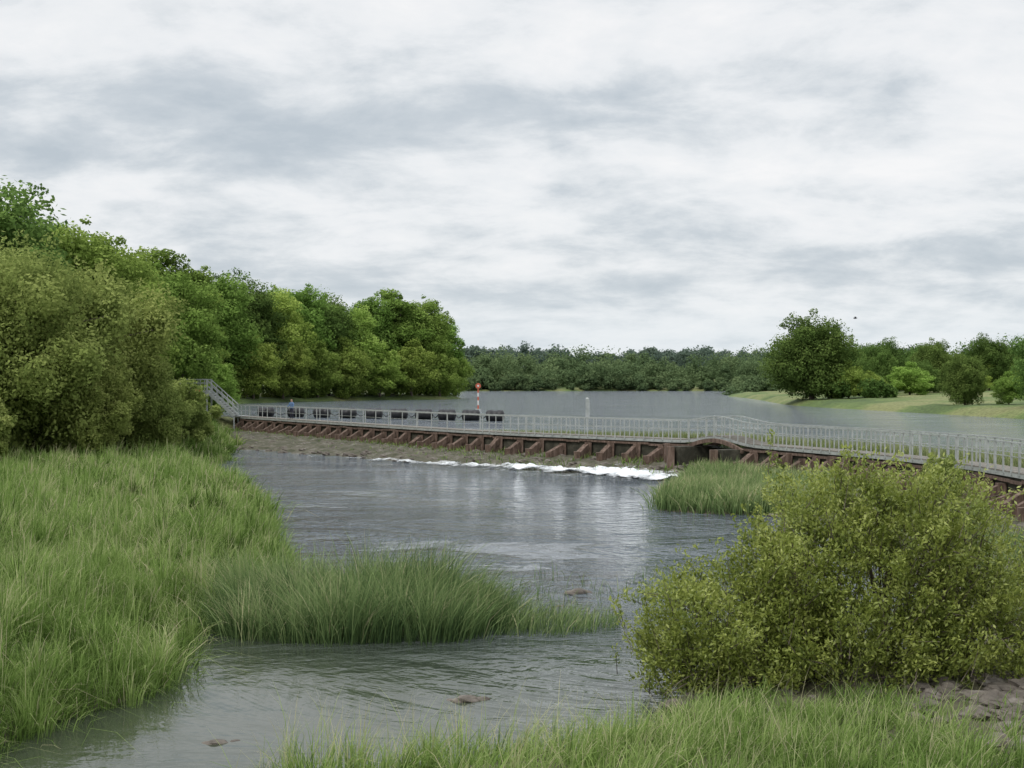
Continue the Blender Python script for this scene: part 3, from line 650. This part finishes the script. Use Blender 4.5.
# ------------------------------------------------------------ sky
w=D.worlds.new('World');C.scene.world=w;w.use_nodes=True;nt=w.node_tree;nt.nodes.clear();L=nt.links.new
sky=N(nt,'ShaderNodeTexSky');sky.sky_type='NISHITA';sky.sun_disc=False;sky.sun_elevation=math.radians(52);sky.sun_rotation=math.radians(215)
tc=N(nt,'ShaderNodeTexCoord');sp=N(nt,'ShaderNodeSeparateXYZ');L(tc.outputs['Generated'],sp.inputs[0])
def M(op,a,b=None,c=None):
    x=N(nt,'ShaderNodeMath',operation=op)
    for i,v in enumerate((a,b,c)):
        if v is None: continue
        if isinstance(v,(int,float)): x.inputs[i].default_value=v
        else: L(v,x.inputs[i])
    return x.outputs[0]
z=M('MAXIMUM',sp.outputs[2],0.0);zd=M('ADD',z,.26)
u=M('DIVIDE',sp.outputs[0],zd);v=M('DIVIDE',sp.outputs[1],zd)
cb=N(nt,'ShaderNodeCombineXYZ');L(u,cb.inputs[0]);L(v,cb.inputs[1])
def nz(scale,det,rough,off,dist=0.,st=(1,1,1)):
    mp=N(nt,'ShaderNodeMapping');mp.inputs['Location'].default_value=off;mp.inputs['Scale'].default_value=st;L(cb.outputs[0],mp.inputs[0])
    n=N(nt,'ShaderNodeTexNoise');n.inputs['Scale'].default_value=scale;n.inputs['Detail'].default_value=det;n.inputs['Roughness'].default_value=rough;n.inputs['Distortion'].default_value=dist
    L(mp.outputs[0],n.inputs[0]);return n.outputs[0]
big=nz(1.5,4,.5,(11.3,4.2,0),.2,(.8,1,1));mid=nz(4.2,9,.60,(7.3,2.2,0),.2,(.9,1,1))
cl=M('ADD',M('MULTIPLY',big,.46),M('MULTIPLY',mid,.54))
def blob(u0,v0,su,sv,amp):
    a=M('POWER',M('ABSOLUTE',M('DIVIDE',M('SUBTRACT',u,u0),su)),2.0);b=M('POWER',M('ABSOLUTE',M('DIVIDE',M('SUBTRACT',v,v0),sv)),2.0)
    return M('MULTIPLY',M('EXPONENT',M('MULTIPLY',M('ADD',a,b),-1.0)),amp)
for bb_ in (blob(-.50,2.20,.50,.15,-.085),blob(.45,2.3,.5,.25,.03),blob(0,1.90,1.4,.10,.035),blob(-.2,3.1,.8,.2,-.03)):
    cl=M('ADD',cl,bb_)
cr=ramp(nt,[(.36,(.52,.58,.635)),(.43,(.62,.67,.715)),(.48,(.75,.785,.815)),(.53,(.86,.88,.90)),(.62,(.95,.95,.955))]);L(cl,cr.inputs[0])
hz=N(nt,'ShaderNodeMapRange',interpolation_type='SMOOTHSTEP');hz.inputs[1].default_value=0;hz.inputs[2].default_value=.085;hz.inputs[3].default_value=.6;hz.inputs[4].default_value=0;L(z,hz.inputs[0])
mh=N(nt,'ShaderNodeMix',data_type='RGBA');L(hz.outputs[0],mh.inputs[0]);L(cr.outputs[0],mh.inputs[6]);mh.inputs[7].default_value=(.74,.82,.88,1)
ze=N(nt,'ShaderNodeMapRange',interpolation_type='SMOOTHSTEP');ze.inputs[1].default_value=.28;ze.inputs[2].default_value=.9;ze.inputs[3].default_value=10;ze.inputs[4].default_value=18;L(z,ze.inputs[0])
sc=N(nt,'ShaderNodeVectorMath',operation='SCALE');L(ze.outputs[0],sc.inputs[3]);L(mh.outputs[2],sc.inputs[0])
ms=N(nt,'ShaderNodeMix',data_type='RGBA');ms.inputs[0].default_value=.95;L(sky.outputs[0],ms.inputs[6]);L(sc.outputs[0],ms.inputs[7])
bg=N(nt,'ShaderNodeBackground');bg.inputs[1].default_value=.1;L(ms.outputs[2],bg.inputs[0])
wo=N(nt,'ShaderNodeOutputWorld');L(bg.outputs[0],wo.inputs[0])
sl=D.lights.new('sun','SUN');sl.energy=1.5;sl.angle=math.radians(12);sl.color=(1,.96,.9)
so=link(D.objects.new('sun',sl));az=math.radians(215);el=math.radians(52)
dirv=Vector((math.sin(az)*math.cos(el),math.cos(az)*math.cos(el),math.sin(el)))
so.rotation_euler=(dirv).to_track_quat('Z','Y').to_euler();so.location=(0,-20,60)
# ------------------------------------------------------------ camera
cd=D.cameras.new('camera');cd.lens=50;cd.sensor_width=36;cd.clip_end=20000;cd.clip_start=.1
co=link(D.objects.new('camera',cd));co.location=(0,0,5.2);co.rotation_euler=(math.radians(89.92),0,0);C.scene.camera=co
C.scene.view_settings.view_transform='Standard';C.scene.view_settings.look='None';C.scene.view_settings.exposure=0
